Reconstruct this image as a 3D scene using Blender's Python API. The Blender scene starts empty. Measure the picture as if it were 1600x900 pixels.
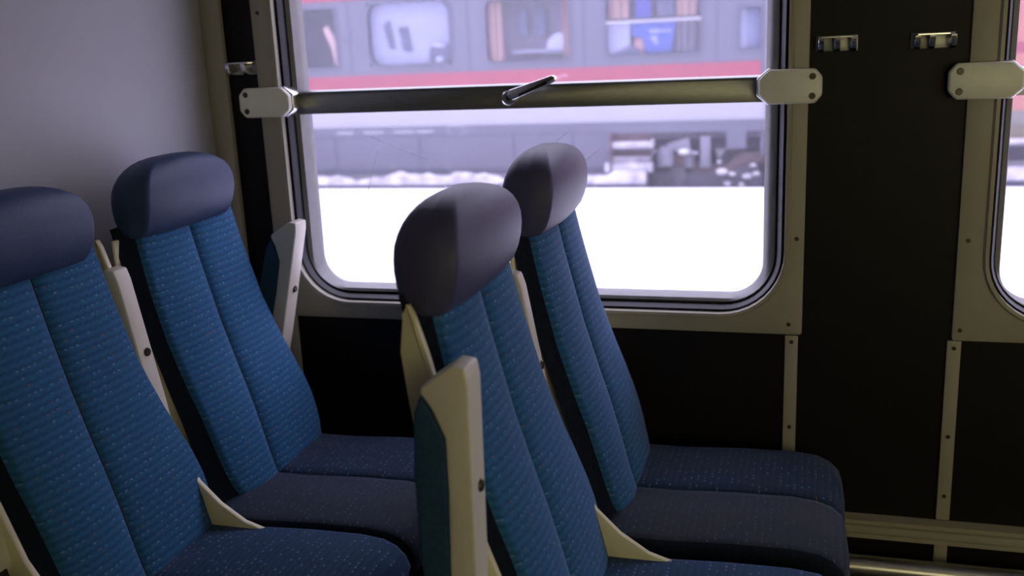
import bpy, bmesh, math, random
from mathutils import Vector, Matrix
random.seed(7)
C = bpy.context.scene.collection
SC = bpy.context.scene

# ---------------------------------------------------------------- camera
def make_camera():
    yaw, pit, rol, f = 0.2934139, 0.2421838, -0.0453126, 1526.345
    cd = bpy.data.cameras.new('camera'); cam = bpy.data.objects.new('camera', cd)
    C.objects.link(cam)
    fwd = Vector((-math.sin(yaw)*math.cos(pit), math.cos(yaw)*math.cos(pit), -math.sin(pit)))
    right = Vector((math.cos(yaw), math.sin(yaw), 0)); up = right.cross(fwd)
    r2 = right*math.cos(rol)+up*math.sin(rol); u2 = -right*math.sin(rol)+up*math.cos(rol)
    m = Matrix((r2, u2, -fwd)).transposed().to_4x4(); m.translation = Vector((0, 0, 1.32))
    cam.matrix_world = m
    cd.sensor_width = 36; cd.lens = 36*f/1600; cd.clip_start = .02; cd.clip_end = 300
    cd.dof.use_dof = True; cd.dof.focus_distance = 1.75; cd.dof.aperture_fstop = 3.4
    SC.camera = cam
make_camera()

# ---------------------------------------------------------------- sky, added lamps, exposure
w = bpy.data.worlds.new('overcast'); SC.world = w; w.use_nodes = True
nt = w.node_tree; bg = nt.nodes['Background']
bg.inputs[0].default_value = (.82, .79, 1.0, 1); bg.inputs[1].default_value = 3.75
SC.view_settings.view_transform = 'Standard'; SC.view_settings.look = 'None'
SC.view_settings.exposure = 0.0; SC.view_settings.gamma = 1
SC.view_settings.use_curve_mapping = False
FILL_STRENGTH = 1.0

# ---------------------------------------------------------------- materials
def mat(name, col, rough=.6, metal=0, noise=0, nscale=30, bump=0, bscale=200, spec=.5, emit=None, col2=None, stretch=None):
    m = bpy.data.materials.new(name); m.use_nodes = True
    t = m.node_tree; b = t.nodes['Principled BSDF']
    b.inputs['Base Color'].default_value = (*col, 1); b.inputs['Roughness'].default_value = rough
    b.inputs['Metallic'].default_value = metal; b.inputs['Specular IOR Level'].default_value = spec
    if noise or bump or col2:
        tc = t.nodes.new('ShaderNodeTexCoord'); mp = t.nodes.new('ShaderNodeMapping')
        t.links.new(tc.outputs['Object'], mp.inputs[0])
        if stretch: mp.inputs['Scale'].default_value = stretch
    if noise or col2:
        n = t.nodes.new('ShaderNodeTexNoise'); n.inputs['Scale'].default_value = nscale; n.inputs['Detail'].default_value = 4
        t.links.new(mp.outputs[0], n.inputs[0])
        r = t.nodes.new('ShaderNodeValToRGB')
        c2 = col2 or tuple(c*(1-noise) for c in col)
        r.color_ramp.elements[0].position = .35; r.color_ramp.elements[1].position = .65
        r.color_ramp.elements[0].color = (*c2, 1); r.color_ramp.elements[1].color = (*col, 1)
        t.links.new(n.outputs[0], r.inputs[0]); t.links.new(r.outputs[0], b.inputs['Base Color'])
    if bump:
        n = t.nodes.new('ShaderNodeTexNoise'); n.inputs['Scale'].default_value = bscale
        t.links.new(mp.outputs[0], n.inputs[0])
        bp = t.nodes.new('ShaderNodeBump'); bp.inputs['Strength'].default_value = bump; bp.inputs['Distance'].default_value = .002
        t.links.new(n.outputs[0], bp.inputs['Height']); t.links.new(bp.outputs[0], b.inputs['Normal'])
    if emit:
        b.inputs['Emission Color'].default_value = (*emit[0], 1); b.inputs['Emission Strength'].default_value = emit[1]
    return m

def fabric(name, vaxis, worn=0., shade_mul=1.):
    """blue moquette: ribs across the seat, staggered bright flecks; worn greys the aisle-side half of a cushion"""
    m = bpy.data.materials.new(name); m.use_nodes = True
    t = m.node_tree; L = t.links; N = t.nodes; b = N['Principled BSDF']
    b.inputs['Roughness'].default_value = .85; b.inputs['Specular IOR Level'].default_value = .2
    b.inputs['Sheen Weight'].default_value = .25; b.inputs['Sheen Roughness'].default_value = .4
    b.inputs['Sheen Tint'].default_value = (.55, .62, 1, 1)
    tc = N.new('ShaderNodeTexCoord'); sp = N.new('ShaderNodeSeparateXYZ'); L.new(tc.outputs['Object'], sp.inputs[0])
    u = sp.outputs['Y']; v = sp.outputs[vaxis]
    def M(op, a, bb=None, c=None):
        n = N.new('ShaderNodeMath'); n.operation = op
        for i, x in enumerate((a, bb, c)):
            if x is None: continue
            if isinstance(x, (int, float)): n.inputs[i].default_value = x
            else: L.new(x, n.inputs[i])
        return n.outputs[0]
    wob = M('MULTIPLY', M('SINE', M('MULTIPLY', u, 2*math.pi/.02)), .0009)
    rib = M('SINE', M('MULTIPLY', M('ADD', v, wob), 2*math.pi/.0132))
    rib01 = M('MULTIPLY_ADD', rib, .5, .5)
    # fleck cells
    fv = M('DIVIDE', v, .0132); row = M('FLOOR', fv); odd = M('MULTIPLY', M('MODULO', row, 2), .5)
    fu = M('ADD', M('DIVIDE', u, .0125), odd); cu = M('FLOOR', fu)
    cb = N.new('ShaderNodeCombineXYZ'); L.new(cu, cb.inputs[0]); L.new(row, cb.inputs[1])
    wn = N.new('ShaderNodeTexWhiteNoise'); wn.noise_dimensions = '2D'; L.new(cb.outputs[0], wn.inputs['Vector'])
    du = M('SUBTRACT', M('FRACT', fu), .5); dv = M('SUBTRACT', M('FRACT', fv), .5)
    d = M('ADD', M('MULTIPLY', M('MULTIPLY', du, du), 1.6), M('MULTIPLY', M('MULTIPLY', dv, dv), 9))
    inside = M('LESS_THAN', d, .13); pick = M('GREATER_THAN', wn.outputs['Value'], .62)
    mask = M('MULTIPLY', M('MULTIPLY', inside, pick), .42)
    cr = N.new('ShaderNodeValToRGB'); cr.color_ramp.interpolation = 'CONSTANT'
    e = cr.color_ramp.elements; e[0].color = (.20, .34, .55, 1); e[1].position = .45; e[1].color = (.30, .16, .13, 1)
    x = e.new(.62); x.color = (.10, .32, .38, 1); x = e.new(.8); x.color = (.30, .38, .62, 1)
    sc = N.new('ShaderNodeSeparateColor'); L.new(wn.outputs['Color'], sc.inputs[0]); L.new(sc.outputs[1], cr.inputs[0])
    no = N.new('ShaderNodeTexNoise'); no.inputs['Scale'].default_value = 260; L.new(tc.outputs['Object'], no.inputs[0])
    mixb = N.new('ShaderNodeMix'); mixb.data_type = 'RGBA'
    mixb.inputs['A'].default_value = (.013*shade_mul, .072*shade_mul, .165*shade_mul, 1); mixb.inputs['B'].default_value = (.040*shade_mul, .180*shade_mul, .38*shade_mul, 1)
    L.new(M('MULTIPLY_ADD', no.outputs[0], .7, M('MULTIPLY', M('SUBTRACT', rib01, .4), .34)), mixb.inputs['Factor'])
    mixf = N.new('ShaderNodeMix'); mixf.data_type = 'RGBA'
    L.new(mask, mixf.inputs['Factor']); L.new(mixb.outputs['Result'], mixf.inputs['A']); L.new(cr.outputs[0], mixf.inputs['B'])
    out = mixf.outputs['Result']
    if worn:
        n2 = N.new('ShaderNodeTexNoise'); n2.inputs['Scale'].default_value = 9; n2.inputs['Detail'].default_value = 5
        L.new(tc.outputs['Object'], n2.inputs[0])
        half = M('MULTIPLY', M('LESS_THAN', u, -.003), .5 if worn < 1 else .35)
        k = M('ADD', M('MULTIPLY_ADD', n2.outputs[0], 1.1, -.25), half)
        cl = N.new('ShaderNodeClamp'); L.new(M('MULTIPLY', k, .95), cl.inputs[0])
        mw = N.new('ShaderNodeMix'); mw.data_type = 'RGBA'; mw.inputs['B'].default_value = (.034, .036, .036, 1)
        L.new(cl.outputs[0], mw.inputs['Factor']); L.new(out, mw.inputs['A']); out = mw.outputs['Result']
    L.new(out, b.inputs['Base Color'])
    bp = N.new('ShaderNodeBump'); bp.inputs['Strength'].default_value = .18; bp.inputs['Distance'].default_value = .001
    L.new(rib01, bp.inputs['Height']); L.new(bp.outputs[0], b.inputs['Normal'])
    return m

def glass(name, refl=.06, tint=(.97, .96, 1), veil=0):
    m = bpy.data.materials.new(name); m.use_nodes = True; t = m.node_tree; t.nodes.clear()
    o = t.nodes.new('ShaderNodeOutputMaterial'); a = t.nodes.new('ShaderNodeBsdfTransparent'); a.inputs[0].default_value = (*tint, 1)
    g = t.nodes.new('ShaderNodeBsdfGlossy'); g.inputs['Roughness'].default_value = .02
    g.inputs['Color'].default_value = (.9, .92, 1, 1)
    x = t.nodes.new('ShaderNodeMixShader'); x.inputs[0].default_value = refl
    t.links.new(a.outputs[0], x.inputs[1]); t.links.new(g.outputs[0], x.inputs[2])
    if veil:
        tr = t.nodes.new('ShaderNodeBsdfTranslucent'); tr.inputs[0].default_value = (.9, .88, 1, 1)
        y = t.nodes.new('ShaderNodeMixShader'); y.inputs[0].default_value = veil
        t.links.new(x.outputs[0], y.inputs[1]); t.links.new(tr.outputs[0], y.inputs[2]); x = y
    t.links.new(x.outputs[0], o.inputs[0])
    return m

MT = dict(
 back_fabric=fabric('blue_moquette_back', 'Z'), seat_fabric=fabric('blue_moquette_seat_shaded', 'X', 0, .40),  # cushion moquette is the back fabric with shade put into its colour
 seat_worn=fabric('blue_moquette_seat_worn', 'X', .8, .26), seat_soiled=fabric('blue_moquette_seat_soiled', 'X', 1., .28),  # real wear and dirt, over the same shaded colour
 side_fabric=mat('navy_side_fabric', (.010, .016, .030), .9, noise=.4, nscale=120, bump=.3, bscale=500, spec=.15),
 head=mat('blue_grey_leatherette', (.078, .078, .160), .5, noise=.12, nscale=14, bump=.25, bscale=420, spec=.4),
 head_blue=mat('slate_blue_leatherette', (.036, .066, .150), .52, noise=.12, nscale=14, bump=.25, bscale=420, spec=.35),
 shell=mat('cream_plastic', (0.7980, 0.7455, 0.4830), .45, noise=.06, nscale=8, bump=.1, bscale=300),
 arm=mat('light_cream_plastic', (.78, .74, .62), .42, noise=.06, nscale=8, bump=.1, bscale=300),
 teal=mat('teal_pad_fabric', (.030, .080, .150), .85, noise=.25, nscale=160, bump=.3, bscale=500, spec=.2),
 seam=mat('dark_piping', (.008, .02, .045), .8, noise=.2),
 base=mat('dark_seat_pan', (.012, .012, .014), .7, noise=.2, nscale=10),
 metal=mat('brushed_steel', (.55, .55, .52), .3, 1, noise=.12, nscale=60, stretch=(1, 12, 12)),
 chrome=mat('chrome', (.8, .8, .82), .22, 1, noise=.04, nscale=20),
 alum=mat('dull_aluminium', (.34, .35, .33), .42, 1, noise=.15, nscale=40, stretch=(1, 10, 10)),
 sash=mat('silver_grey_sash', (.20, .20, .195), .5, .35, noise=.1, nscale=30),
 beige=mat('beige_painted_metal', (0.4050, 0.3870, 0.3060), .45, noise=.10, nscale=7, bump=.08, bscale=200),
 bracket=mat('white_painted_bracket', (.90, .91, .80), .35, noise=.06, nscale=20),
 rubber=mat('black_rubber', (.012, .013, .018), .5, noise=.2, nscale=40),
 panel=mat('dark_brown_laminate', (0.0059, 0.0045, 0.0064), .5, noise=.25, nscale=25, bump=.15, bscale=300, spec=.25),
 partition=mat('pale_grey_laminate', (0.4134, 0.4134, 0.4563), .55, noise=.05, nscale=4, bump=.05, bscale=200),
 floor=mat('dark_speckled_lino', (.03, .03, .033), .5, noise=.5, nscale=180),
 ceiling=mat('ceiling_white', (.26, .25, .22), .6, noise=.04, nscale=5),
 fill_lamp=mat('fill_lamp_diffuser', (.9, .9, .8), .5, emit=((1, .93, .66), FILL_STRENGTH), noise=.02),
 screw=mat('dark_screw_head', (.10, .09, .07), .4, .8, noise=.3, nscale=300),
 glass=glass('window_glass', .04, veil=.028), carriage_glass=glass('carriage_glass', .035, (.93, .94, 1)),
 warm_fill_glass=glass('yellowish_glass', .05, (1, .95, .62)),  # invented yellow tint, warms daylight from the unseen side
 scratch=mat('scratched_glass_line', (.75, .75, .95), .6, noise=.1),
 snow=mat('snow', (.93, .93, .95), .7, noise=.03, nscale=1.5, bump=.5, bscale=12),
 dirty_snow=mat('clumpy_snow', (0.5760, 0.5680, 0.6080), .8, nscale=5, col2=(.29, .27, .34), bump=.6, bscale=20),
 ballast=mat('dark_trackbed', (0.0560, 0.0520, 0.0720), .9, noise=.4, nscale=8),
 kerb=mat('dark_concrete', (0.0680, 0.0680, 0.1054), .9, noise=.3, nscale=3, stretch=(1, 1, 3)),
 car_grey=mat('carriage_grey_paint', (0.1075, 0.1088, 0.1568), .45, noise=.06, nscale=1.2),
 car_white=mat('carriage_white_paint', (0.3080, 0.3080, 0.3600), .4, noise=.04, nscale=1.2),
 car_red=mat('carriage_red_paint', (0.2794, 0.0544, 0.0870), .4, noise=.10, nscale=1.5),
 car_skirt=mat('carriage_skirt_grey', (0.1056, 0.1070, 0.1563), .5, noise=.08, nscale=1.5, stretch=(1, 1, 3)),
 car_seam=mat('carriage_joint', (0.0680, 0.0704, 0.1120), .6, noise=.1),
 under=mat('underframe_grime', (0.0720, 0.0660, 0.0960), .8, noise=.35, nscale=9),
 under_brown=mat('underframe_rust', (0.1024, 0.0704, 0.0832), .8, noise=.4, nscale=9),
 under_light=mat('underframe_pale_grey', (0.1920, 0.1920, 0.2480), .7, noise=.2, nscale=6),
 win_dark=mat('compartment_dark', (0.0768, 0.0896, 0.1408), .8, noise=.5, nscale=6),
 win_pale=mat('compartment_pale_blind', (0.2880, 0.3040, 0.3760), .7, noise=.08, nscale=2),
 win_grey=mat('compartment_grey_wall', (0.2000, 0.1760, 0.2160), .8, noise=.25, nscale=3),
 peach=mat('peach_curtain', (0.5000, 0.3168, 0.2376), .8, noise=.12, nscale=10, stretch=(6, 1, .3)),
 blue=mat('bright_blue_panel', (0.0128, 0.0560, 0.2816), .5, noise=.12, nscale=5),
 orange=mat('orange_cloth', (0.3360, 0.1760, 0.1440), .8, noise=.1),
 white=mat('white_print', (0.3360, 0.3440, 0.4000), .6, noise=.05),
)

# ---------------------------------------------------------------- mesh helpers
def obj(name, vf, m, parent=None, smooth=True, loc=None):
    vs, fs = vf
    me = bpy.data.meshes.new(name); me.from_pydata([tuple(v) for v in vs], [], fs)
    bm = bmesh.new(); bm.from_mesh(me); bmesh.ops.recalc_face_normals(bm, faces=bm.faces); bm.to_mesh(me); bm.free()
    me.materials.append(MT[m] if isinstance(m, str) else m)
    if smooth:
        me.shade_smooth(); me.set_sharp_from_angle(angle=math.radians(38))
    o = bpy.data.objects.new(name, me); C.objects.link(o)
    if parent: o.parent = parent
    if loc: o.location = loc
    return o
def empty(name, loc, label=None, cat=None, group=None, kind=None):
    o = bpy.data.objects.new(name, None); C.objects.link(o); o.location = loc; o.empty_display_size = .1
    return tag(o, label, cat, group, kind)
def tag(o, label=None, cat=None, group=None, kind=None):
    if label: o['label'] = label
    if cat: o['category'] = cat
    if group: o['group'] = group
    if kind: o['kind'] = kind
    return o
def from_bm(bm):
    bm.verts.ensure_lookup_table(); bm.verts.index_update()
    vf = ([v.co.copy() for v in bm.verts], [[v.index for v in f.verts] for f in bm.faces]); bm.free(); return vf
def box(x0, x1, y0, y1, z0, z1, bev=0, seg=2):
    bm = bmesh.new(); r = bmesh.ops.create_cube(bm, size=1)
    for v in bm.verts: v.co = Vector(((x0+x1)/2+v.co.x*(x1-x0), (y0+y1)/2+v.co.y*(y1-y0), (z0+z1)/2+v.co.z*(z1-z0)))
    if bev: bmesh.ops.bevel(bm, geom=bm.edges[:], offset=bev, segments=seg, profile=.5, affect='EDGES')
    return from_bm(bm)
def prism(poly, y0, y1, bev=0, seg=2, axis='y'):
    """poly of (a,b): axis y -> (x,z); axis x -> (y,z)"""
    bm = bmesh.new()
    P = (lambda a, b, t: (a, t, b)) if axis == 'y' else ((lambda a, b, t: (t, a, b)) if axis == 'x' else (lambda a, b, t: (a, b, t)))
    A = [bm.verts.new(P(a, b, y0)) for a, b in poly]; B = [bm.verts.new(P(a, b, y1)) for a, b in poly]
    n = len(poly); bm.faces.new(A); bm.faces.new(B[::-1])
    for i in range(n): bm.faces.new((A[i], A[(i+1) % n], B[(i+1) % n], B[i]))
    bmesh.ops.recalc_face_normals(bm, faces=bm.faces)
    if bev:
        es = [e for e in bm.edges if len(e.link_faces) == 2 and e.calc_face_angle(0) > .5]
        bmesh.ops.bevel(bm, geom=es, offset=bev, segments=seg, profile=.5, affect='EDGES')
    return from_bm(bm)
def loft(secs, cap=True, closed=True):
    n = len(secs[0]); vs = [v for s in secs for v in s]; fs = []
    for i in range(len(secs)-1):
        for j in range(n if closed else n-1):
            a = i*n+j; b = i*n+(j+1) % n; fs.append((a, b, b+n, a+n))
    if cap:
        for i, s in ((0, secs[0]), (len(secs)-1, secs[-1])):
            c = sum((Vector(v) for v in s), Vector())/n; vs.append(c); k = len(vs)-1
            for j in range(n): fs.append((i*n+j, i*n+(j+1) % n, k))
    return vs, fs
def join(*parts):
    vs, fs = [], []
    for v, f in parts:
        o = len(vs); vs += list(v); fs += [tuple(i+o for i in q) for q in f]
    return vs, fs
def cyl(p, axis, r, h, n=20, r2=None, bev=0):
    """cylinder from p along axis"""
    ax = Vector(axis).normalized(); a = ax.orthogonal().normalized(); b = ax.cross(a); p = Vector(p); r2 = r if r2 is None else r2
    ring = lambda rr, t: [p+ax*t+a*rr*math.cos(2*math.pi*i/n)+b*rr*math.sin(2*math.pi*i/n) for i in range(n)]
    if bev: return loft([ring(r-bev, 0), ring(r, bev), ring(r2, h-bev), ring(r2-bev, h)])
    return loft([ring(r, 0), ring(r2, h)])
def tube(pts, r, n=10, flat=None):
    pts = [Vector(p) for p in pts]; secs = []
    for i, p in enumerate(pts):
        d = (pts[min(i+1, len(pts)-1)]-pts[max(i-1, 0)]).normalized(); u = Vector((0, 0, 1)); 
        if abs(d.z) > .95: u = Vector((0, 1, 0))
        s = d.cross(u).normalized(); u = s.cross(d)
        ra, rb = (r, r) if not flat else flat
        secs.append([p+s*ra*math.cos(2*math.pi*k/n)+u*rb*math.sin(2*math.pi*k/n) for k in range(n)])
    return loft(secs)
def rrect(x0, x1, z0, z1, r, y, k=10):
    pts = []
    for cx, cz, a0 in ((x1-r, z1-r, 0), (x0+r, z1-r, 90), (x0+r, z0+r, 180), (x1-r, z0+r, 270)):
        for i in range(k+1):
            a = math.radians(a0+90*i/k); pts.append((cx+r*math.cos(a), y, cz+r*math.sin(a)))
    return pts
def ring(loops):
    """closed sweep through loops of equal count (first joined to last)"""
    n = len(loops[0]); vs = [v for l in loops for v in l]; fs = []; m = len(loops)
    for i in range(m):
        for j in range(n):
            a = i*n+j; b = i*n+(j+1) % n; c = ((i+1) % m)*n+(j+1) % n; d = ((i+1) % m)*n+j; fs.append((a, b, c, d))
    return vs, fs
def wall_holes(x0, x1, z0, z1, y0, y1, holes):
    """slab with rectangular holes, one watertight-looking mesh made of boxes"""
    xs = sorted({x0, x1, *[h[0] for h in holes], *[h[1] for h in holes]}); zs = sorted({z0, z1, *[h[2] for h in holes], *[h[3] for h in holes]})
    parts = []
    for a, b in zip(xs, xs[1:]):
        run = None
        for c, d in zip(zs, zs[1:]):
            mx, mz = (a+b)/2, (c+d)/2
            if any(h[0] < mx < h[1] and h[2] < mz < h[3] for h in holes):
                if run: parts.append(box(a, b, y0, y1, *run)); run = None
            else: run = (run[0], d) if run else (c, d)
        if run: parts.append(box(a, b, y0, y1, *run))
    return join(*parts)
def lerp(z, tab):
    tab = sorted(tab)
    if z <= tab[0][0]: return tab[0][1]
    for (a, p), (b, q) in zip(tab, tab[1:]):
        if z <= b:
            t = (z-a)/(b-a); return p+(q-p)*t
    return tab[-1][1]

# ---------------------------------------------------------------- coach interior shell
D = 2.08; SH = 1.526; XR = 4.75; YB = -.78; ZC = 2.15; XL = -1.352
WX0, WX1, WZ0, WZ1 = -1.165, -.030, .742, 1.66       # inner edge of the beige frame, window 1
holes = [(WX0+SH*k+.002, WX1+SH*k-.002, WZ0+.002, WZ1-.002) for k in range(4)]
S = lambda o: tag(o, kind='structure')
S(obj('floor', box(XL-.04, XR, YB, D+.12, -.06, 0), 'floor', smooth=False))
S(obj('ceiling', box(XL-.04, XR+.04, YB-.12, D+.12, ZC, ZC+.06), 'ceiling', smooth=False))
S(obj('wall_front', wall_holes(XL-.04, XR, 0, ZC, D, D+.12, holes), 'panel', smooth=False))
S(obj('wall_left', box(XL-.04, XL, YB, D, 0, ZC), 'partition', smooth=False))
S(obj('wall_right', box(XR, XR+.04, YB, D+.12, 0, ZC), 'partition', smooth=False))
S(obj('wall_back', wall_holes(XL-.04, XR, 0, ZC, YB-.12, YB, holes[1:]), 'panel', smooth=False))  # unseen wall, left bay closed and kept dark to cut light on the seats
S(obj('trim_1', box(XL+.001, -1.300, D-.018, D-.001, 0, ZC, .004), 'beige'))

def screw(p, parent, r=.0055, n=(0, -1, 0)):
    ax = Vector(n); return obj('screw', cyl(Vector(p), ax, r, .0025, 14, r*.8), 'screw', parent)

def make_window(n, x, y=D, sy=1, near=True):
    """local origin: wall surface at window's lower left of the opening; sy=-1 mirrors for the opposite side"""
    root = empty('window_%d' % n, (x, y, 0), kind='structure')
    if sy < 0: root.rotation_euler.z = math.pi
    x0, x1, z0, z1 = WX0-WX0, WX1-WX0, WZ0, WZ1; o = -WX0
    # raised beige surround, square outside, round inside, with a lip
    L_ = [rrect(-.058, x1+.040, .700, z1+.05, .006, .0), rrect(-.058, x1+.040, .700, z1+.05, .006, -.008),
          rrect(-.054, x1+.036, .704, z1+.046, .006, -.010),
          rrect(-.012, x1+.012, z0-.010, z1+.010, .142, -.010), rrect(-.008, x1+.008, z0-.007, z1+.007, .138, -.017),
          rrect(-.001, x1+.001, z0, z1, .132, -.016), rrect(.001, x1-.001, z0+.002, z1-.002, .130, .030), rrect(-.001, x1+.001, z0, z1, .13, .030)]
    obj('window_frame', ring(L_), 'beige', root)
    L_ = [rrect(.0005, x1-.0005, z0+.001, z1-.001, .128, .02), rrect(.0005, x1-.0005, z0+.001, z1-.001, .128, .004),
          rrect(.006, x1-.006, z0+.006, z1-.006, .122, .000), rrect(.012, x1-.014, z0+.012, z1-.012, .112, .012), rrect(.014, x1-.016, z0+.014, z1-.014, .11, .04)]
    obj('rubber_seal', ring(L_), 'rubber', root)
    a0, a1, b0 = .010, x1-.016, z0+.014
    L_ = [rrect(a0, a1, b0, z1-.012, .108, .050), rrect(a0, a1, b0, z1-.012, .108, .026), rrect(a0+.006, a1-.004, b0+.005, z1-.016, .104, .020),
          rrect(a0+.016, a1-.016, b0+.011, z1-.024, .078, .024), rrect(a0+.020, a1-.028, b0+.013, z1-.028, .072, .042), rrect(a0+.021, a1-.029, b0+.014, z1-.029, .07, .075), rrect(a0, a1, b0, z1-.012, .108, .075)]
    obj('window_sash', ring(L_), 'sash', root)
    g0, g1, c0, c1 = a0+.012, a1-.020, b0+.006, z1-.02
    obj('lower_pane', box(g0, g1, .060, .064, c0, 1.215), 'glass', root, smooth=False)
    obj('upper_pane', box(g0, g1, .050, .054, 1.216, c1), 'glass', root, smooth=False)
    # opening rail: angled aluminium section with a bright top lip
    rl = obj('opening_rail', prism([(.014, 1.187), (.014, 1.233), (.018, 1.237), (.046, 1.237), (.046, 1.187)], a0+.012, a1-.012, .001, 1, axis='x'), 'alum', root)
    obj('rail_lip', prism([(.010, 1.233), (.009, 1.2375), (.018, 1.2405), (.046, 1.2405), (.046, 1.2375), (.018, 1.2372)], a0+.012, a1-.012, axis='x'), 'alum', rl)
    return root
def rail_bracket(parent, xa, xb, side):
    """plate fixed on the wall, its nose reaching over the rail; side=+1 nose at +x"""
    zc = 1.2185; hz = .034; nose = .020
    f = lambda x: x if side > 0 else (xa+xb-x)
    poly = [(xa+.014, zc-hz), (xa, zc-hz+.016), (xa, zc+hz-.016), (xa+.014, zc+hz), (xb-nose, zc+hz), (xb, zc+hz-.018), (xb, zc-hz+.018), (xb-nose, zc-hz)]
    b = obj('rail_bracket', prism([(f(x), z) for x, z in poly], -.036, -.014, .005, 3), 'bracket', parent)
    obj('bracket_edge', prism([(f(x), z) for x, z in [(xb-nose-.012, zc+hz+.002), (xb-nose+.002, zc+hz+.002), (xb+.004, zc+hz-.017), (xb+.004, zc-hz+.017), (xb-nose+.002, zc-hz-.002), (xb-nose-.012, zc-hz-.002)]], -.022, .016, .003, 2), 'chrome', b)
    for s in (-1, 1):
        screw((f(xa+.019), -.0362, zc+s*.019), b, .0065)
w1 = make_window(1, WX0); w2 = make_window(2, WX0+SH); w3 = make_window(3, WX0+2*SH); w4 = make_window(4, WX0+3*SH)
for wi in (w1, w2, w3, w4):
    rail_bracket(wi, -1.262-WX0, -1.132-WX0, 1); rail_bracket(wi, -.086-WX0, .036-WX0, -1)
    for (x, z) in ((1.160, .907), (1.148, .722), (-.040, .907), (-.044, .722), (1.160, 1.42), (-.04, 1.42)): screw((x, -.0101, z), wi, .0045)
# latch on the rail of window 1
def latch(parent, x, z):
    r = obj('latch', cyl((x, -.002, z), (0, 1, 0), .0165, .020, 24, bev=.003), 'chrome', parent)
    obj('latch_screw', cyl((x, -.003, z), (0, -1, 0), .006, .002, 16), 'screw', r)
    a = math.radians(17); L_ = .118; c, s = math.cos(a), math.sin(a)
    P = lambda t, h: (x+t*c-h*s, z+t*s+h*c)
    poly = [P(.004, .004), P(.010, .015), P(L_-.006, .014), P(L_, .009), P(L_, .000), P(L_-.02, -.002), P(.012, -.008)]
    obj('latch_lever', prism(poly, -.020, .000, .003, 2), 'chrome', r)
    obj('lever_recess', prism([P(.03, .000), P(L_-.02, .006), P(L_-.022, .000), P(.03, -.006)], -.0212, -.018), 'rubber', r)
latch(w1, -.617-WX0, 1.211)
latch(w2, -.617-WX0, 1.211)
# opposite side windows (behind the camera), panes tinted to warm the light
for k in (1, 2, 3):
    wb = make_window(4+k, WX1+SH*k, YB, -1)
    for c_ in wb.children:
        if 'pane' in c_.name: c_.data.materials[0] = MT['warm_fill_glass']
# scratches on the lower pane of window 1
scr = []
for (xa, za, xb, zb) in ((-.98, 1.13, -.83, 1.07), (-.72, .98, -.50, 1.13), (-.50, 1.03, -.43, 1.09), (-.80, 1.01, -.60, .93), (-1.02, .93, -.96, 1.10), (-.76, .90, -.70, 1.01)):
    mx, mz = (xa+xb)/2, (za+zb)/2+random.uniform(-.008, .008)
    scr.append(tube([(xa-WX0, .0596, za), (mx-WX0, .0596, mz), (xb-WX0, .0596, zb)], .0005, 6))
o = obj('scratches', join(*scr), 'scratch', w1); o['kind'] = 'stuff'

# lower vertical cover strips, ledge, heater pipe
n = 2
for (xa, xb, zt) in ((-1.215, -1.183, .699), (-.024, .003, .697), (.295, .322, .699), (1.502, 1.529, .697), (1.821, 1.848, .699)):
    t = S(obj('trim_%d' % n, box(xa, xb, D-.008, D-.0005, .300 if n != 99 else 0, zt, .002), 'beige')); n += 1
    for z in (.683, .49, .355): screw(((xa+xb)/2, D-.0082, z), t, .0045)
    t = S(obj('trim_%d' % n, box(xa, xb, D-.008, D-.0005, .02, .245, .002), 'beige')); n += 1
t = S(obj('trim_%d' % n, prism([(D, .247), (D-.020, .247), (D-.020, .256), (D-.015, .258), (D-.015, .262), (D-.022, .264), (D-.022, .276), (D-.016, .278), (D-.016, .282), (D-.026, .286), (D-.026, .292), (D, .296)], XL+.001, XR, axis='x'), 'beige')); n += 1
hp = empty('heater_pipe', (0, 2.00, 0), 'shiny metal heater pipe running along foot of the dark window wall', 'pipe')
obj('pipe', tube([(XL+.02, 0, .212), (XR-.02, 0, .212)], .024, 24), 'metal', hp)
for k, x in enumerate((-1.1, .75, 2.6)):
    obj('pipe_bracket', join(box(x-.015, x+.015, .018, .068, 0.175, .25, .003), tube([(x-.012, 0, .212), (x+.012, 0, .212)], .029, 20)), 'base', hp)
    obj('pipe_leg', box(x-.01, x+.01, -.01, .01, .0, .19), 'base', hp)

# coat hooks
def coat_hook(x, z, label, tongue, w=.072):
    r = empty('coat_hook', (x, D, z), label, 'hook', 'coat hooks on the dark window wall')
    obj('back_plate', box(-.005, w+.002, -.004, -.0005, -.014, .016, .001), 'alum', r)
    obj('top_rim', prism([(0, -.003), (.0, -.018), (.006, -.026), (w-.010, -.026), (w, -.018), (w, -.003)], .012, .014, axis='z'), 'chrome', r)
    for t in tongue:
        tw = .011
        obj('prong', join(box(t, t+tw, -.030, -.003, .004, .012, .002), prism([(-.003, -.013), (-.014, -.015), (-.024, -.009), (-.030, .002), (-.031, .012), (-.027, .012), (-.020, -.003), (-.012, -.008), (-.003, -.006)], t, t+tw, .001, 1, axis='x')), 'chrome', r)
    return r
coat_hook(-1.298, 1.297, 'small chrome coat hook high on dark wall, left of the large window', (.004, .046))
coat_hook(.026, 1.297, 'chrome coat hook on dark pillar, just right of the large window', (.000, .030, .060))
coat_hook(.201, 1.295, 'chrome coat hook on dark pillar, nearest the right-hand partial window', (.000, .026, .063))

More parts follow.
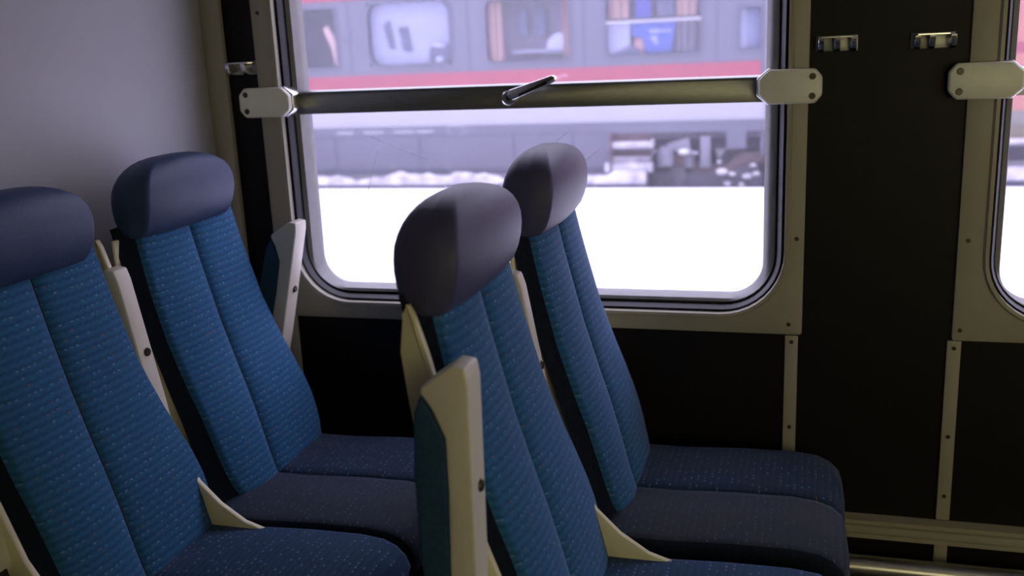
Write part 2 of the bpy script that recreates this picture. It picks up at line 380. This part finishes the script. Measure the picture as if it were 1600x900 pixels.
# added ceiling lamps, unseen, for warm fill light over the aisle
for i, x in enumerate((-.5, 1.0, 2.5)):
    r = empty('added_ceiling_light', (x, .65, ZC), ('added unlit strip fitting over the aisle beside the pale partition, out of view', 'added fill light over the middle of the aisle, out of view', 'added fill light at the far right of the aisle, out of view')[i], 'light', 'added strip lights over the aisle')
    obj('housing', box(-.5, .5, -.11, .11, -.03, -.001, .006), 'beige', r)
    obj('diffuser', box(-.47, .47, -.085, .085, -.05, -.0302, .008), 'fill_lamp' if i else 'ceiling', r)

# ---------------------------------------------------------------- seats
X0 = -.20   # local origin of a seat
PROF = [(.36, -.285), (.42, -.285), (.45, -.292), (.5, -.308), (.55, -.320), (.6, -.333), (.65, -.347), (.7, -.363), (.8, -.393), (.9, -.418), (.95, -.430), (1.0, -.441), (1.05, -.452), (1.1, -.462)]
HW = [(.395, .120), (.41, .150), (.44, .176), (.48, .194), (.53, .203), (.58, .202), (.65, .189), (.72, .178), (.8, .171), (.9, .167), (1.0, .165), (1.03, .164)]
HWL = [(.395, .07), (.41, .095), (.44, .120), (.48, .138), (.53, .150), (.58, .155), (.65, .160), (.72, .166), (.8, .169), (.9, .167), (1.0, .158), (1.03, .157)]
HWR = [(.395, .120), (.41, .155), (.44, .192), (.48, .217), (.53, .230), (.58, .226), (.65, .207), (.72, .190), (.8, .177), (.9, .170), (1.0, .166), (1.03, .165)]
def back_section(z):
    xf = lerp(z, PROF)-X0; wl = lerp(z, HWL); wr = lerp(z, HWR); r = .011; gd = .007
    wbl = max(wl+.006, lerp(z, [(.40, .12), (.46, .188), (1.0, .190)])); wbr = max(wr+.003, lerp(z, [(.40, .13), (.46, .188), (1.0, .190)]))
    P = []
    # front face from -y to +y with a stitched groove at the middle, gentle crown on each half
    ys = [-wl+r, -wl*.72, -wl*.45, -wl*.2, -.010, -.004, 0, .004, .010, wr*.2, wr*.45, wr*.72, wr-r]
    for y in ys:
        a = abs(y); w = wl if y < 0 else wr; crown = .006*math.sin(math.pi*min(1, max(0, (a-.004)/(w-r-.004))))
        g = gd if a < .001 else (gd*.45 if a < .005 else 0)
        P.append((xf+crown-g-(.003 if a >= w-r-.0001 else 0), y, z))
    for a in (30, 60): P.append((xf-.003-r+r*math.cos(math.radians(a)), wr-r+r*math.sin(math.radians(a)), z))
    P += [(xf-.015, wr+.001, z), (xf-.040, wbr, z), (xf-.044, wr-.03, z), (xf-.044, 0, z), (xf-.044, -wl+.03, z), (xf-.040, -wbl, z), (xf-.015, -wl-.001, z)]
    for a in (60, 30): P.append((xf-.003-r+r*math.cos(math.radians(a)), -wl+r-r*math.sin(math.radians(a)), z))
    return P
def make_backrest(parent):
    zs = [.400, .415, .435, .46, .49, .52, .56, .60, .65, .70, .75, .80, .85, .90, .95, .99, 1.02]
    vs, fs = loft([back_section(z) for z in zs])
    n = len(back_section(.5)); front = []; side = []
    o = obj('backrest', (vs, fs), 'back_fabric', parent)
    o.data.materials.append(MT['side_fabric'])
    for p in o.data.polygons:
        c = p.center
        w = lerp(c.z, HW)
        if c.x < lerp(c.z, PROF)-X0-.0165: p.material_index = 1
    pp = [(lerp(z, PROF)-X0-.0065, 0, z) for z in zs[2:]]
    obj('seam', tube(pp, .0022, 6), 'seam', o)
    return o
def make_headrest(parent, matn):
    #  z, half width, front x, back x (row coordinates)
    T = [(1.002, .138, -.438, -.472), (1.003, .145, -.430, -.480), (1.008, .148, -.425, -.487), (1.018, .150, -.417, -.493), (1.035, .152, -.410, -.498), (1.055, .153, -.405, -.500), (1.072, .152, -.403, -.500),
         (1.088, .149, -.403, -.499), (1.102, .143, -.405, -.496), (1.115, .133, -.409, -.492), (1.125, .119, -.414, -.487), (1.133, .102, -.420, -.481), (1.139, .081, -.427, -.475), (1.143, .056, -.435, -.467), (1.1445, .03, -.443, -.459)]
    secs = []
    for z, w, f, b in T:
        f -= X0; b -= X0; dp = f-b; rr = min(.011, dp*.3); ro = min(.034, dp*.42); P = []
        for i in range(11):
            t = -1+2*i/10; P.append((f+.007*(1-t*t), t*(w-rr), z))
        for a in (20, 40, 60, 80): P.append((f-rr+rr*math.cos(math.radians(a)), w-rr+rr*math.sin(math.radians(a)), z))
        for t in (.25, .5, .75): P.append((f-rr+(b+ro-f+rr)*t, w+.007*math.sin(math.pi*t), z))
        for a in (0, 22, 45, 67, 90): P.append((b+ro-ro*math.sin(math.radians(a)), w-ro+ro*math.cos(math.radians(a)), z))
        P.append((b-.003, (w-ro)*.4, z)); P.append((b-.003, -(w-ro)*.4, z))
        for a in (90, 67, 45, 22, 0): P.append((b+ro-ro*math.sin(math.radians(a)), -w+ro-ro*math.cos(math.radians(a)), z))
        for t in (.75, .5, .25): P.append((f-rr+(b+ro-f+rr)*t, -w-.007*math.sin(math.pi*t), z))
        for a in (80, 60, 40, 20): P.append((f-rr+rr*math.cos(math.radians(a)), -w+rr-rr*math.sin(math.radians(a)), z))
        secs.append(P)
    o = obj('headrest', loft(secs), matn, parent)
    o.data.set_sharp_from_angle(angle=math.radians(60))
    return o
def make_cushion(parent, matn):
    w = .222; zt = .470
    def outline(ins, top):
        pts = []
        xb, xf, zb = -.345, .098, .372
        base = [(xb, zb), (xb, zt-.02), (xb+.02, zt-.004), (-.22, zt-.004), (-.10, zt+.002), (0.0, zt+.003), (.045, zt-.002), (.072, zt-.012), (.090, zt-.030), (xf, zt-.055), (.092, zt-.082), (.070, zb+.004), (.03, zb), (-.15, zb)]
        cx, cz = -.12, .42
        for x, z in base:
            dx, dz = x-cx, z-cz; L_ = math.hypot(dx, dz)
            k = 1 if abs(dz) > .02 else 1
            nx = x-ins*(1 if x > .06 else (-1 if x < -.33 else 0)); nz = z-ins*(1 if z > .43 else (-1 if z < .40 else 0))
            if z > .45: nz -= top
            pts.append((nx-X0, nz))
        return pts
    secs = []
    for y, ins, top in [(-w, .022, 0), (-w+.004, .012, 0), (-w+.012, .004, 0), (-w+.026, 0, 0), (-w*.5, -.002, -.003), (-.03, 0, 0), (-.010, 0, .002), (-.004, .001, .005), (0, .002, .009), (.004, .001, .005), (.010, 0, .002), (.03, 0, 0), (w*.5, -.002, -.003), (w-.026, 0, 0), (w-.012, .004, 0), (w-.004, .012, 0), (w, .022, 0)]:
        secs.append([(x, y, z) for x, z in outline(ins, top)])
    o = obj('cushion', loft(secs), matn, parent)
    o.data.materials.append(MT['side_fabric'])
    for p in o.data.polygons:
        if abs(p.center.y) > .2065 or p.center.z < .40: p.material_index = 1
    obj('seam', tube([(-.30-X0, 0, .457), (-.1-X0, 0, .463), (0.0-X0, 0, .464), (.06-X0, 0, .450)], .002, 6), 'seam', o)
    return o
def make_shell(parent, flares=(1, 1)):
    def finp(fl):
        front = [(-.468, 1.012), (-.461, 1.00), (-.446, .95), (-.429, .88), (-.412, .80), (-.386, .70), (-.350, .60)]
        front += [(-.318, .55), (-.278, .51), (-.23, .478), (-.18, .462), (-.17, .36)] if fl else [(-.345, .545), (-.335, .50), (-.33, .46), (-.33, .36)]
        return [(x-X0, z) for x, z in front+[(-.40, .36), (-.415, .50), (-.430, .60), (-.447, .70), (-.464, .80), (-.476, .88), (-.483, .95), (-.476, 1.00), (-.470, 1.012)]]
    q = .198
    sh = obj('back_shell', prism([((-.37 if z < .4 else x)-X0, z) for x, z in [(-.375, .37), (-.372, .50), (-.390, .60), (-.416, .70), (-.440, .80), (-.462, .88), (-.4735, .95), (-.474, 1.0), (-.480, 1.0), (-.480, .95), (-.473, .88), (-.460, .80), (-.442, .70), (-.425, .60), (-.408, .50), (-.40, .37)]], -q, q, .003, 2), 'shell', parent)
    for s in (-1, 1):
        if flares[0 if s < 0 else 1] is None: continue
        obj('side_fin', prism(finp(flares[0 if s < 0 else 1]), s*q-.006, s*q+.006, .003, 2), 'shell', parent)
    return sh
def make_armrest(parent, y, tilt, xt, hw=.026):
    """folded-up armrest; local coordinates, pivot low; xt = front x at its top, tilt = x change over .27 m going down"""
    k = tilt/.27; zt = .958
    X = lambda x, z: (x-X0+(zt-z)*k+xt, z)
    poly = [X(0, zt), X(.003, zt-.02), X(.002, .85), X(0, .70), X(-.004, .60), X(-.018, .575), X(-.034, .60), X(-.034, .70), X(-.030, .80), X(-.030, .87), X(-.044, .905), X(-.058, .925), X(-.058, .932), X(-.018, zt+.003)]
    a = obj('armrest', prism(poly, y-hw, y+hw, .0035, 3), 'arm', parent)
    pad = [X(-.0585, .922), X(-.0445, .900), X(-.0305, .868), X(-.0305, .80), X(-.0345, .70), X(-.0345, .60), X(-.06, .60), X(-.072, .70), X(-.073, .82), X(-.068, .90)]
    obj('arm_pad', prism(pad, y-hw-.001, y+hw+.001, .004, 3), 'teal', a)
    px, pz = X(.0018, .80)
    obj('pivot_screw', cyl((px, y+.004, pz), (1, 0, 0), .0085, .003, 18, .007), 'screw', a)
    # bracket that carries the pivot
    px, pz = X(-.02, .60)
    obj('arm_bracket', prism([(px-.03, .60), (px+.012, .60), (px+.05, .46), (px+.05, .38), (px-.02, .38), (px-.045, .50)], y-.012, y+.012, .004, 2), 'base', a)
    return a
def make_seat(label, loc, cushion, head, arms, head_dy=0, flares=(1, 1)):
    r = empty('train_seat', loc, label, 'seat', 'blue high-backed train seats')
    make_backrest(r); h = make_headrest(r, head); h.location.y = head_dy; h.location.z = -.009 if loc[1] < 1.5 else -.002; make_cushion(r, cushion); make_shell(r, flares)
    for y, tilt, xt, hw in arms: make_armrest(r, y-loc[1], tilt, xt, hw)
    obj('seat_pan', box(-.40-X0, .06-X0, -.21, .21, .335, .374, .008), 'base', r)
    obj('pedestal', prism([(-.30-X0, .02), (-.02-X0, .02), (-.08-X0, .335), (-.26-X0, .335)], -.03, .03, .006, 2), 'base', r)
    obj('foot_plate', box(-.34-X0, .02-X0, -.06, .06, 0, .022, .004), 'base', r)
    return r
PT = .754
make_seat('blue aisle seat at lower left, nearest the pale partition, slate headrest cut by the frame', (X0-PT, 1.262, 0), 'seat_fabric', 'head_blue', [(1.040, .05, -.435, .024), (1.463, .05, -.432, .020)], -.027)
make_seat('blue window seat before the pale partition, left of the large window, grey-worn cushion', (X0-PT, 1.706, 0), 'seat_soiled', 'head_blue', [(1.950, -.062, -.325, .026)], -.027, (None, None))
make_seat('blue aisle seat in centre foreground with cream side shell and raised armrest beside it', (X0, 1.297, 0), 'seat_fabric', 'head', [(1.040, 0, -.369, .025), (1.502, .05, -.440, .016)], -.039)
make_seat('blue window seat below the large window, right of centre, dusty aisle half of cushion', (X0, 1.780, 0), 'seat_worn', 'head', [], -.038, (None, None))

# ---------------------------------------------------------------- outside: snowy platform, track, carriages
TY = 14.0
S(obj('ground', box(-70, 60, 2.6, 12.9, -1.5, -.585), 'snow', smooth=False))
S(obj('trackbed', box(-70, 60, 12.9, 60, -1.6, -1.22), 'ballast', smooth=False))
o = S(obj('terrain', box(-70, 60, 24, 80, -1.5, -.9), 'snow', smooth=False))
kb = tag(obj('concrete_beam', box(-20, -2.06, 13.55, 13.80, -1.22, -.626, .01), 'kerb'), 'dark concrete beam along the track below the grey carriage, topped with lumpy snow', 'kerb')
# snow lying on the beam
vs, fs = [], []; nx, ny = 260, 6; x0, x1 = -19.9, -2.08
for i in range(nx+1):
    for j in range(ny+1):
        x = x0+(x1-x0)*i/nx; y = 13.56+.23*j/ny
        h = .125+.035*math.sin(x*2.1)+.03*math.sin(x*5.3+1)+.018*math.sin(x*13+2)+.012*math.sin(x*29)
        e = math.sin(math.pi*j/ny)**.35 if 0 < j < ny else 0
        vs.append((x, y, -.624+max(.0, h*e)))
for i in range(nx):
    for j in range(ny):
        a = i*(ny+1)+j; fs.append((a, a+1, a+ny+2, a+ny+1))
tag(obj('snow_ridge', (vs, fs), 'dirty_snow'), 'lumpy ridge of snow lying along the dark concrete beam', 'snow', kind='stuff')
# rails
for y in (14.35, 15.85):
    tag(obj('rail', prism([(y-.07, -1.22), (y+.07, -1.22), (y+.01, -1.19), (y+.01, -1.10), (y+.035, -1.09), (y+.035, -1.06), (y-.035, -1.06), (y-.035, -1.09), (y-.01, -1.10), (y-.01, -1.19)], -40, 40, axis='x'), 'under', smooth=False), 'steel rail under the %s wheels of the outside train' % ('near' if y < 15 else 'far'), 'rail')

def carriage_window(car, x0, x1, z0, z1, r=.12, split=None):
    fr = obj('window_frame', ring([rrect(x0-.035, x1+.035, z0-.035, z1+.035, r+.03, -.003), rrect(x0-.035, x1+.035, z0-.035, z1+.035, r+.03, -.014), rrect(x0, x1, z0, z1, r, -.014), rrect(x0, x1, z0, z1, r, .05)]), 'car_grey', car)
    obj('rubber_gasket', ring([rrect(x0-.004, x1+.004, z0-.004, z1+.004, r, -.010), rrect(x0-.004, x1+.004, z0-.004, z1+.004, r, -.018), rrect(x0+.014, x1-.014, z0+.014, z1-.014, r-.01, -.018), rrect(x0+.014, x1-.014, z0+.014, z1-.014, r-.01, -.010)]), 'car_seam', fr)
    if split:
        obj('transom', box(x0, x1, -.02, .02, split-.03, split+.01, .005), 'car_white', fr)
        obj('pane', box(x0+.005, x1-.005, .020, .026, z0+.005, split-.02), 'carriage_glass', fr, smooth=False)
        obj('pane', box(x0+.005, x1-.005, .012, .018, split, z1-.005), 'carriage_glass', fr, smooth=False)
    else:
        obj('pane', box(x0+.005, x1-.005, .020, .026, z0+.005, z1-.005), 'carriage_glass', fr, smooth=False)
    return fr
def curtain(car, x0, x1, z0, z1, m='peach', y=.10):
    n = 40; top, bot = [], []
    for i in range(n+1):
        x = x0+(x1-x0)*i/n; yy = y+.018*math.sin(i*1.7); top.append((x, yy, z1)); bot.append((x+.02*math.sin(i*.4), yy, z0))
    vs = bot+top+[(x, yy+.006, z) for x, yy, z in bot]+[(x, yy+.006, z) for x, yy, z in top]; m1 = n+1; fs = []
    for i in range(n): fs += [(i, i+1, i+1+m1, i+m1), (i+2*m1, i+2*m1+1, i+3*m1+1, i+3*m1)]
    fs += [(0, m1, 3*m1, 2*m1), (n, n+m1, n+3*m1, n+2*m1)]
    return obj('curtain', (vs, fs), m, car)
def carriage_shell(car, xa, xb, holes, body, stripe=True):
    parts = []
    obj('body_side', wall_holes(xa, xb, .24, 2.62, 0, .05, holes), body, car, smooth=False)
    for (a, b_, zz) in ((xa, xa+.05, 0), (xb-.05, xb, 0)):
        obj('end_wall', box(a, b_, .05, 2.85, -.3, 2.7), body, car, smooth=False)
    obj('far_side', box(xa, xb, 2.85, 2.9, -.3, 2.7), body, car, smooth=False)
    obj('floor_pan', box(xa+.05, xb-.05, .05, 2.85, -.05, .05), 'under', car, smooth=False)
    rf = [(0, 2.62), (.06, 2.75), (.25, 2.95), (.6, 3.1), (1.45, 3.2), (2.3, 3.1), (2.65, 2.95), (2.84, 2.75), (2.9, 2.62)]
    obj('roof', prism(rf, xa, xb, axis='x'), 'car_grey', car)

XA, XB = -19.5, -.50
car = empty('railway_carriage', (0, TY, 0), 'grey and white railway carriage with red stripes standing outside the windows', 'train carriage')
wins = [(-7.56, -6.84, 1.12, 2.00), (-6.30, -5.00, 1.12, 2.04), (-4.44, -3.20, 1.10, 1.98), (-2.68, -1.36, 1.12, 1.98), (-.86, -.56, 1.14, 1.70)]
more = [(-9.9, -8.6, 1.12, 2.0), (-12.3, -11.0, 1.12, 2.0), (-14.7, -13.4, 1.12, 2.0), (-17.1, -15.8, 1.12, 2.0)]
carriage_shell(car, XA, XB, wins+more, 'car_grey')
XE = XB-.06
obj('red_stripe', box(XA, XE, -.014, -.001, .715, .985), 'car_red', car, smooth=False)
obj('upper_red_stripe', box(XA, XE, -.008, -.001, 2.10, 2.34), 'car_red', car, smooth=False)
obj('white_band', box(XA, XB, -.012, -.001, .235, .735), 'car_white', car, smooth=False)
for i, (a, b_, c, d) in enumerate(wins+more):
    carriage_window(car, a, b_, c, d, (.05, .20, .10, .10, .05)[min(i, 4)], split=1.59 if i == 3 else None)
# red patches on stripe, joints on the body
for x in (-5.33, -4.03, -2.15, -.98): obj('stripe_panel', box(x-.16 if x != -4.03 else x-.06, x+.16 if x != -4.03 else x+.06, -.011, -.0085, .86, .95), mat('stripe_red_patch', (.24, .05, .10), .5, noise=.1), car, smooth=False)
for x in (-6.62, -4.72, -3.0, -1.15): obj('body_joint', box(x-.006, x+.006, -.004, -.0005, 1.0, 2.09), 'car_seam', car, smooth=False)
obj('wall_plate', box(-6.76, -6.60, -.012, -.001, 1.50, 1.68, .003), 'car_skirt', car)
# behind the panes
obj('compartment_wall', box(-19, -6.70, 1.2, 1.22, .1, 2.5), 'win_dark', car, smooth=False)
obj('curtain_tie', prism([(-7.10, 1.70), (-7.02, 1.76), (-6.86, 1.45), (-6.84, 1.15), (-6.94, 1.15), (-6.98, 1.4)], .09, .12, .005), 'peach', car)
bl = obj('blind', prism([(-6.35, 1.08), (-4.96, 1.08), (-4.96, 2.08), (-6.35, 2.08)], .14, .16), 'win_pale', car)
for poly in ([(-6.10, 1.72), (-6.00, 1.78), (-5.94, 1.36), (-6.02, 1.37)], [(-5.86, 1.66), (-5.72, 1.68), (-5.66, 1.31), (-5.80, 1.33)]):
    obj('louvre_opening', prism(poly, .10, .135, .004), 'win_dark', bl)
obj('compartment_wall', box(-4.6, -3.1, .50, .52, .1, 2.5), 'win_grey', car, smooth=False)
for xx in (-3.98, -3.70): obj('seat_back', box(xx-.08, xx+.08, .30, .45, 1.45, 1.85, .03), 'win_dark', car)
obj('table', box(-4.1, -3.3, .16, .45, 1.22, 1.25, .005), 'car_white', car)
obj('seat_cover', prism([(-3.6, 1.20), (-3.28, 1.20), (-3.28, 1.45), (-3.42, 1.50), (-3.58, 1.38)], .16, .3, .02), 'white', car)
curtain(car, -4.46, -4.22, 1.05, 2.03); curtain(car, -3.32, -3.18, 1.05, 2.03)
obj('compartment_wall', box(-2.9, -.55, .50, .52, .1, 2.5), 'win_grey', car, smooth=False)
bp_ = obj('blue_panel', prism([(-2.34, 1.56), (-1.71, 1.56), (-1.78, 1.15), (-2.14, 1.15), (-2.18, 1.36), (-2.32, 1.38)], .08, .095, .003), 'blue', car)
for (a, b_, c, d) in ((-2.08, -2.02, 1.42, 1.46), (-2.0, -1.96, 1.41, 1.47), (-1.93, -1.90, 1.42, 1.46), (-1.88, -1.84, 1.43, 1.46), (-2.06, -1.98, 1.33, 1.37), (-2.02, -1.97, 1.27, 1.31), (-1.82, -1.79, 1.42, 1.46)):
    obj('lettering', box(a, b_, .077, .0795, c, d), 'white', bp_, smooth=False)
obj('blind', box(-2.70, -2.36, .10, .12, 1.10, 1.58), 'win_pale', car)
obj('seat_back', prism([(-2.66, 1.12), (-2.2, 1.12), (-2.22, 1.20), (-2.36, 1.26), (-2.44, 1.22), (-2.58, 1.17)], .06, .09, .01), 'win_dark', car)
obj('orange_cloth', prism([(-2.32, 1.20), (-2.18, 1.12), (-2.14, 1.34), (-2.28, 1.36)], .10, .13, .01), 'orange', car)
curtain(car, -1.70, -1.44, 1.08, 1.58, 'win_grey'); curtain(car, -2.66, -2.36, 1.63, 2.0, 'peach'); curtain(car, -1.70, -1.42, 1.63, 2.0, 'peach')
obj('blue_panel', box(-2.28, -2.06, .12, .14, 1.63, 2.0), mat('navy_panel', (.02, .03, .25), .6, noise=.2), car)
obj('seat_back', box(-1.98, -1.74, .12, .2, 1.63, 2.0, .02), 'win_dark', car)
obj('blind', box(-.90, -.53, .10, .12, 1.1, 1.75), 'win_pale', car)
bag = empty('travel_bag', (-5.20, TY+.075, 1.13), 'dark and white bundle behind the pale second window of the outside carriage', 'bag')
obj('dark_flap', prism([(-.17, .02), (-.17, .18), (-.12, .26), (.0, .22), (.10, .22), (.13, .30), (.15, .20), (.14, .0), (.06, .0), (.03, .10), (-.05, .12), (-.09, .02)], -.02, .02, .008), 'win_dark', bag)
obj('white_ball', cyl((-.01, -.03, .03), (0, 1, 0), .075, .05, 20, bev=.02), 'white', bag)
obj('white_cap', prism([(-.12, .25), (-.06, .30), (.05, .27), (.10, .24), (.05, .22), (-.05, .23)], -.03, .0, .006), 'white', bag)
# skirt of the carriage (grey valance), with the cut-out over the bogie
obj('valance', wall_holes(-19.5, -.50, -.45, .232, -.006, .03, [(-2.64, -1.0, -.46, .035), (-.74, -.49, -.46, .045)]), 'car_skirt', car, smooth=False) if False else None
sk = obj('valance', join(box(-19.5, -2.64, -.006, .03, -.44, .232), box(-2.64, -.50, -.006, .03, .040, .232), box(-1.01, -.74, -.006, .03, -.20, .040)), 'car_skirt', car, smooth=False)
obj('valance_lip', box(-19.5, -.50, -.016, -.0065, .205, .232), 'car_white', sk, smooth=False)
obj('lower_sill', box(-19.5, -2.66, .0, .06, -.53, -.44), 'car_seam', car, smooth=False)
for x in (-7.0, -5.60, -4.10, -3.2): obj('valance_joint', box(x-.012, x+.012, -.012, -.0065, -.43, .06), 'car_seam', sk, smooth=False)
obj('valance_joint', box(-19.4, -2.66, -.011, -.0065, .055, .068), 'car_seam', sk, smooth=False)
for (a, b_) in ((-6.95, -6.70), (-6.5, -6.22), (-6.0, -5.72), (-5.62, -5.35)):
    k = a
    while k < b_: obj('lettering', box(k, k+.035, -.010, -.0065, .10+random.uniform(0, .01), .15), 'white', sk, smooth=False); k += .055
obj('marking_frame', ring([rrect(-5.12, -4.86, .06, .20, .01, -.0065), rrect(-5.12, -4.86, .06, .20, .01, -.010), rrect(-5.11, -4.87, .07, .19, .008, -.010), rrect(-5.11, -4.87, .07, .19, .008, -.0065)]), 'white', sk)
# snow-covered steps by the bogie
st = obj('step_frame', join(box(-2.63, -2.06, .02, .06, -.60, .05), box(-2.63, -2.60, -.18, .02, -.5, .05)), 'under_brown', car, smooth=False)
for (z0, z1, x0, x1, y0) in ((-.165, -.075, -2.66, -2.02, -.14), (-.31, -.29, -2.64, -2.04, -.15), (-.36, -.33, -2.66, -2.05, -.15), (-.50, -.37, -2.72, -2.02, -.17)):
    s_ = obj('step', box(x0, x1, y0, .02, z0-.015, z0), 'under', car); obj('snow_cover', box(x0+.01, x1-.01, y0+.005, .015, z0+.001, z1, .008), 'dirty_snow', s_)
# bogie
bg_ = obj('bogie', prism([(-.72, .66), (-.62, .80), (-.2, .80), (-.05, .62), (.35, .62), (.5, .80), (.85, .80), (.87, .66), (.55, .60), (.38, .46), (-.08, .46), (-.25, .62)], .10, .20, .01), 'under_brown', car, loc=(-1.35, 0, -1.06))
def wheel(x, y):
    w_ = obj('wheel', cyl((x, y, .46), (0, 1, 0), .46, .13, 40, bev=.02), 'under', bg_)
    obj('hub', cyl((x, y-.05, .46), (0, 1, 0), .15, .06, 24, bev=.01), 'under_light', bg_)
    obj('axle_box', box(x-.15, x+.15, y-.20, y-.05, .32, .62, .03), 'under', bg_)
    return w_
for x in (-.38, .62):
    for y in (.30, 1.75): wheel(x, y)
obj('cross_beam', box(-.7, .86, .22, .30, .84, 1.06), 'under', bg_)
for x in (-.58, -.18): obj('spring', join(*[cyl((x, .10, .60+.05*k), (0, 0, 1), .07, .035, 18) for k in range(5)]), 'under_light', bg_)
obj('damper', box(-.02, .12, .0, .08, .60, 1.04, .01), 'under_light', bg_)
obj('brake_plate', prism([(-.5, .94), (-.18, 1.02), (-.15, .84), (-.44, .82)], .02, .06, .008), 'under_light', bg_)
obj('brake_cylinder', cyl((-.50, .02, .62), (0, 0, 1), .10, .28, 20, bev=.02), 'under_light', bg_)
obj('guard', box(-.70, .84, .06, .12, .30, .52, .02), 'under', bg_)
for (x, z, r_) in ((.28, .53, .09), (.42, .50, .05), (.62, .46, .08), (.75, .50, .06), (.35, .36, .06), (-.25, .815, .09), (-.1, .80, .05), (.55, .35, .05), (.70, .62, .05), (.24, .67, .04)):
    bm = bmesh.new(); bmesh.ops.create_icosphere(bm, subdivisions=2, radius=r_)
    for v in bm.verts: v.co.z *= .6; v.co *= random.uniform(.88, 1.12)
    for v in bm.verts: v.co += Vector((x, .04, z))
    obj('snow_lump', from_bm(bm), 'dirty_snow', bg_)
# second vehicle, red, seen through the right-hand window
car2 = empty('railway_carriage', (0, TY, 0), 'red railway vehicle seen through the partial window at far right', 'train carriage')
carriage_shell(car2, .5, 14.0, [(4.3, 5.5, 1.15, 2.0), (7, 8.2, 1.15, 2.0)], 'car_red')
for (a, b_) in ((4.3, 5.5), (7, 8.2)): carriage_window(car2, a, b_, 1.15, 2.0, .08)
obj('white_band', box(.52, 13.98, -.012, -.001, .60, .68), 'car_white', car2, smooth=False)
obj('valance', box(.6, 13.9, -.006, .03, .06, .235), 'car_seam', car2, smooth=False)
obj('tank', box(1.6, 6.5, .1, .9, -.42, .04, .05), 'under', car2)
obj('step', box(1.8, 3.6, -.12, .1, -.20, -.17), 'under_light', car2); obj('snow_cover', box(1.82, 3.58, -.115, .09, -.169, -.12, .01), 'dirty_snow', car2)
for x in (9.5, 11.7):
    obj('wheel', cyl((x, .3, -.60), (0, 1, 0), .46, .13, 32, bev=.02), 'under', car2)
kb2 = tag(obj('concrete_beam', box(1.2, 20, 13.55, 13.80, -1.22, -.60, .01), 'kerb'), 'dark concrete beam along the track below the red vehicle at far right', 'kerb')
vs2 = [(x+21.2 if True else x, y, z+.10 if z > -.62 else z+.025) for x, y, z in vs if x < -3.0]; rows = len(vs2)//(ny+1)
fs2 = [(i*(ny+1)+j, i*(ny+1)+j+1, (i+1)*(ny+1)+j+1, (i+1)*(ny+1)+j) for i in range(rows-1) for j in range(ny)]
tag(obj('snow_ridge', (vs2, fs2), 'dirty_snow'), 'thick snow ridge on the beam under the red vehicle at far right', 'snow', kind='stuff')
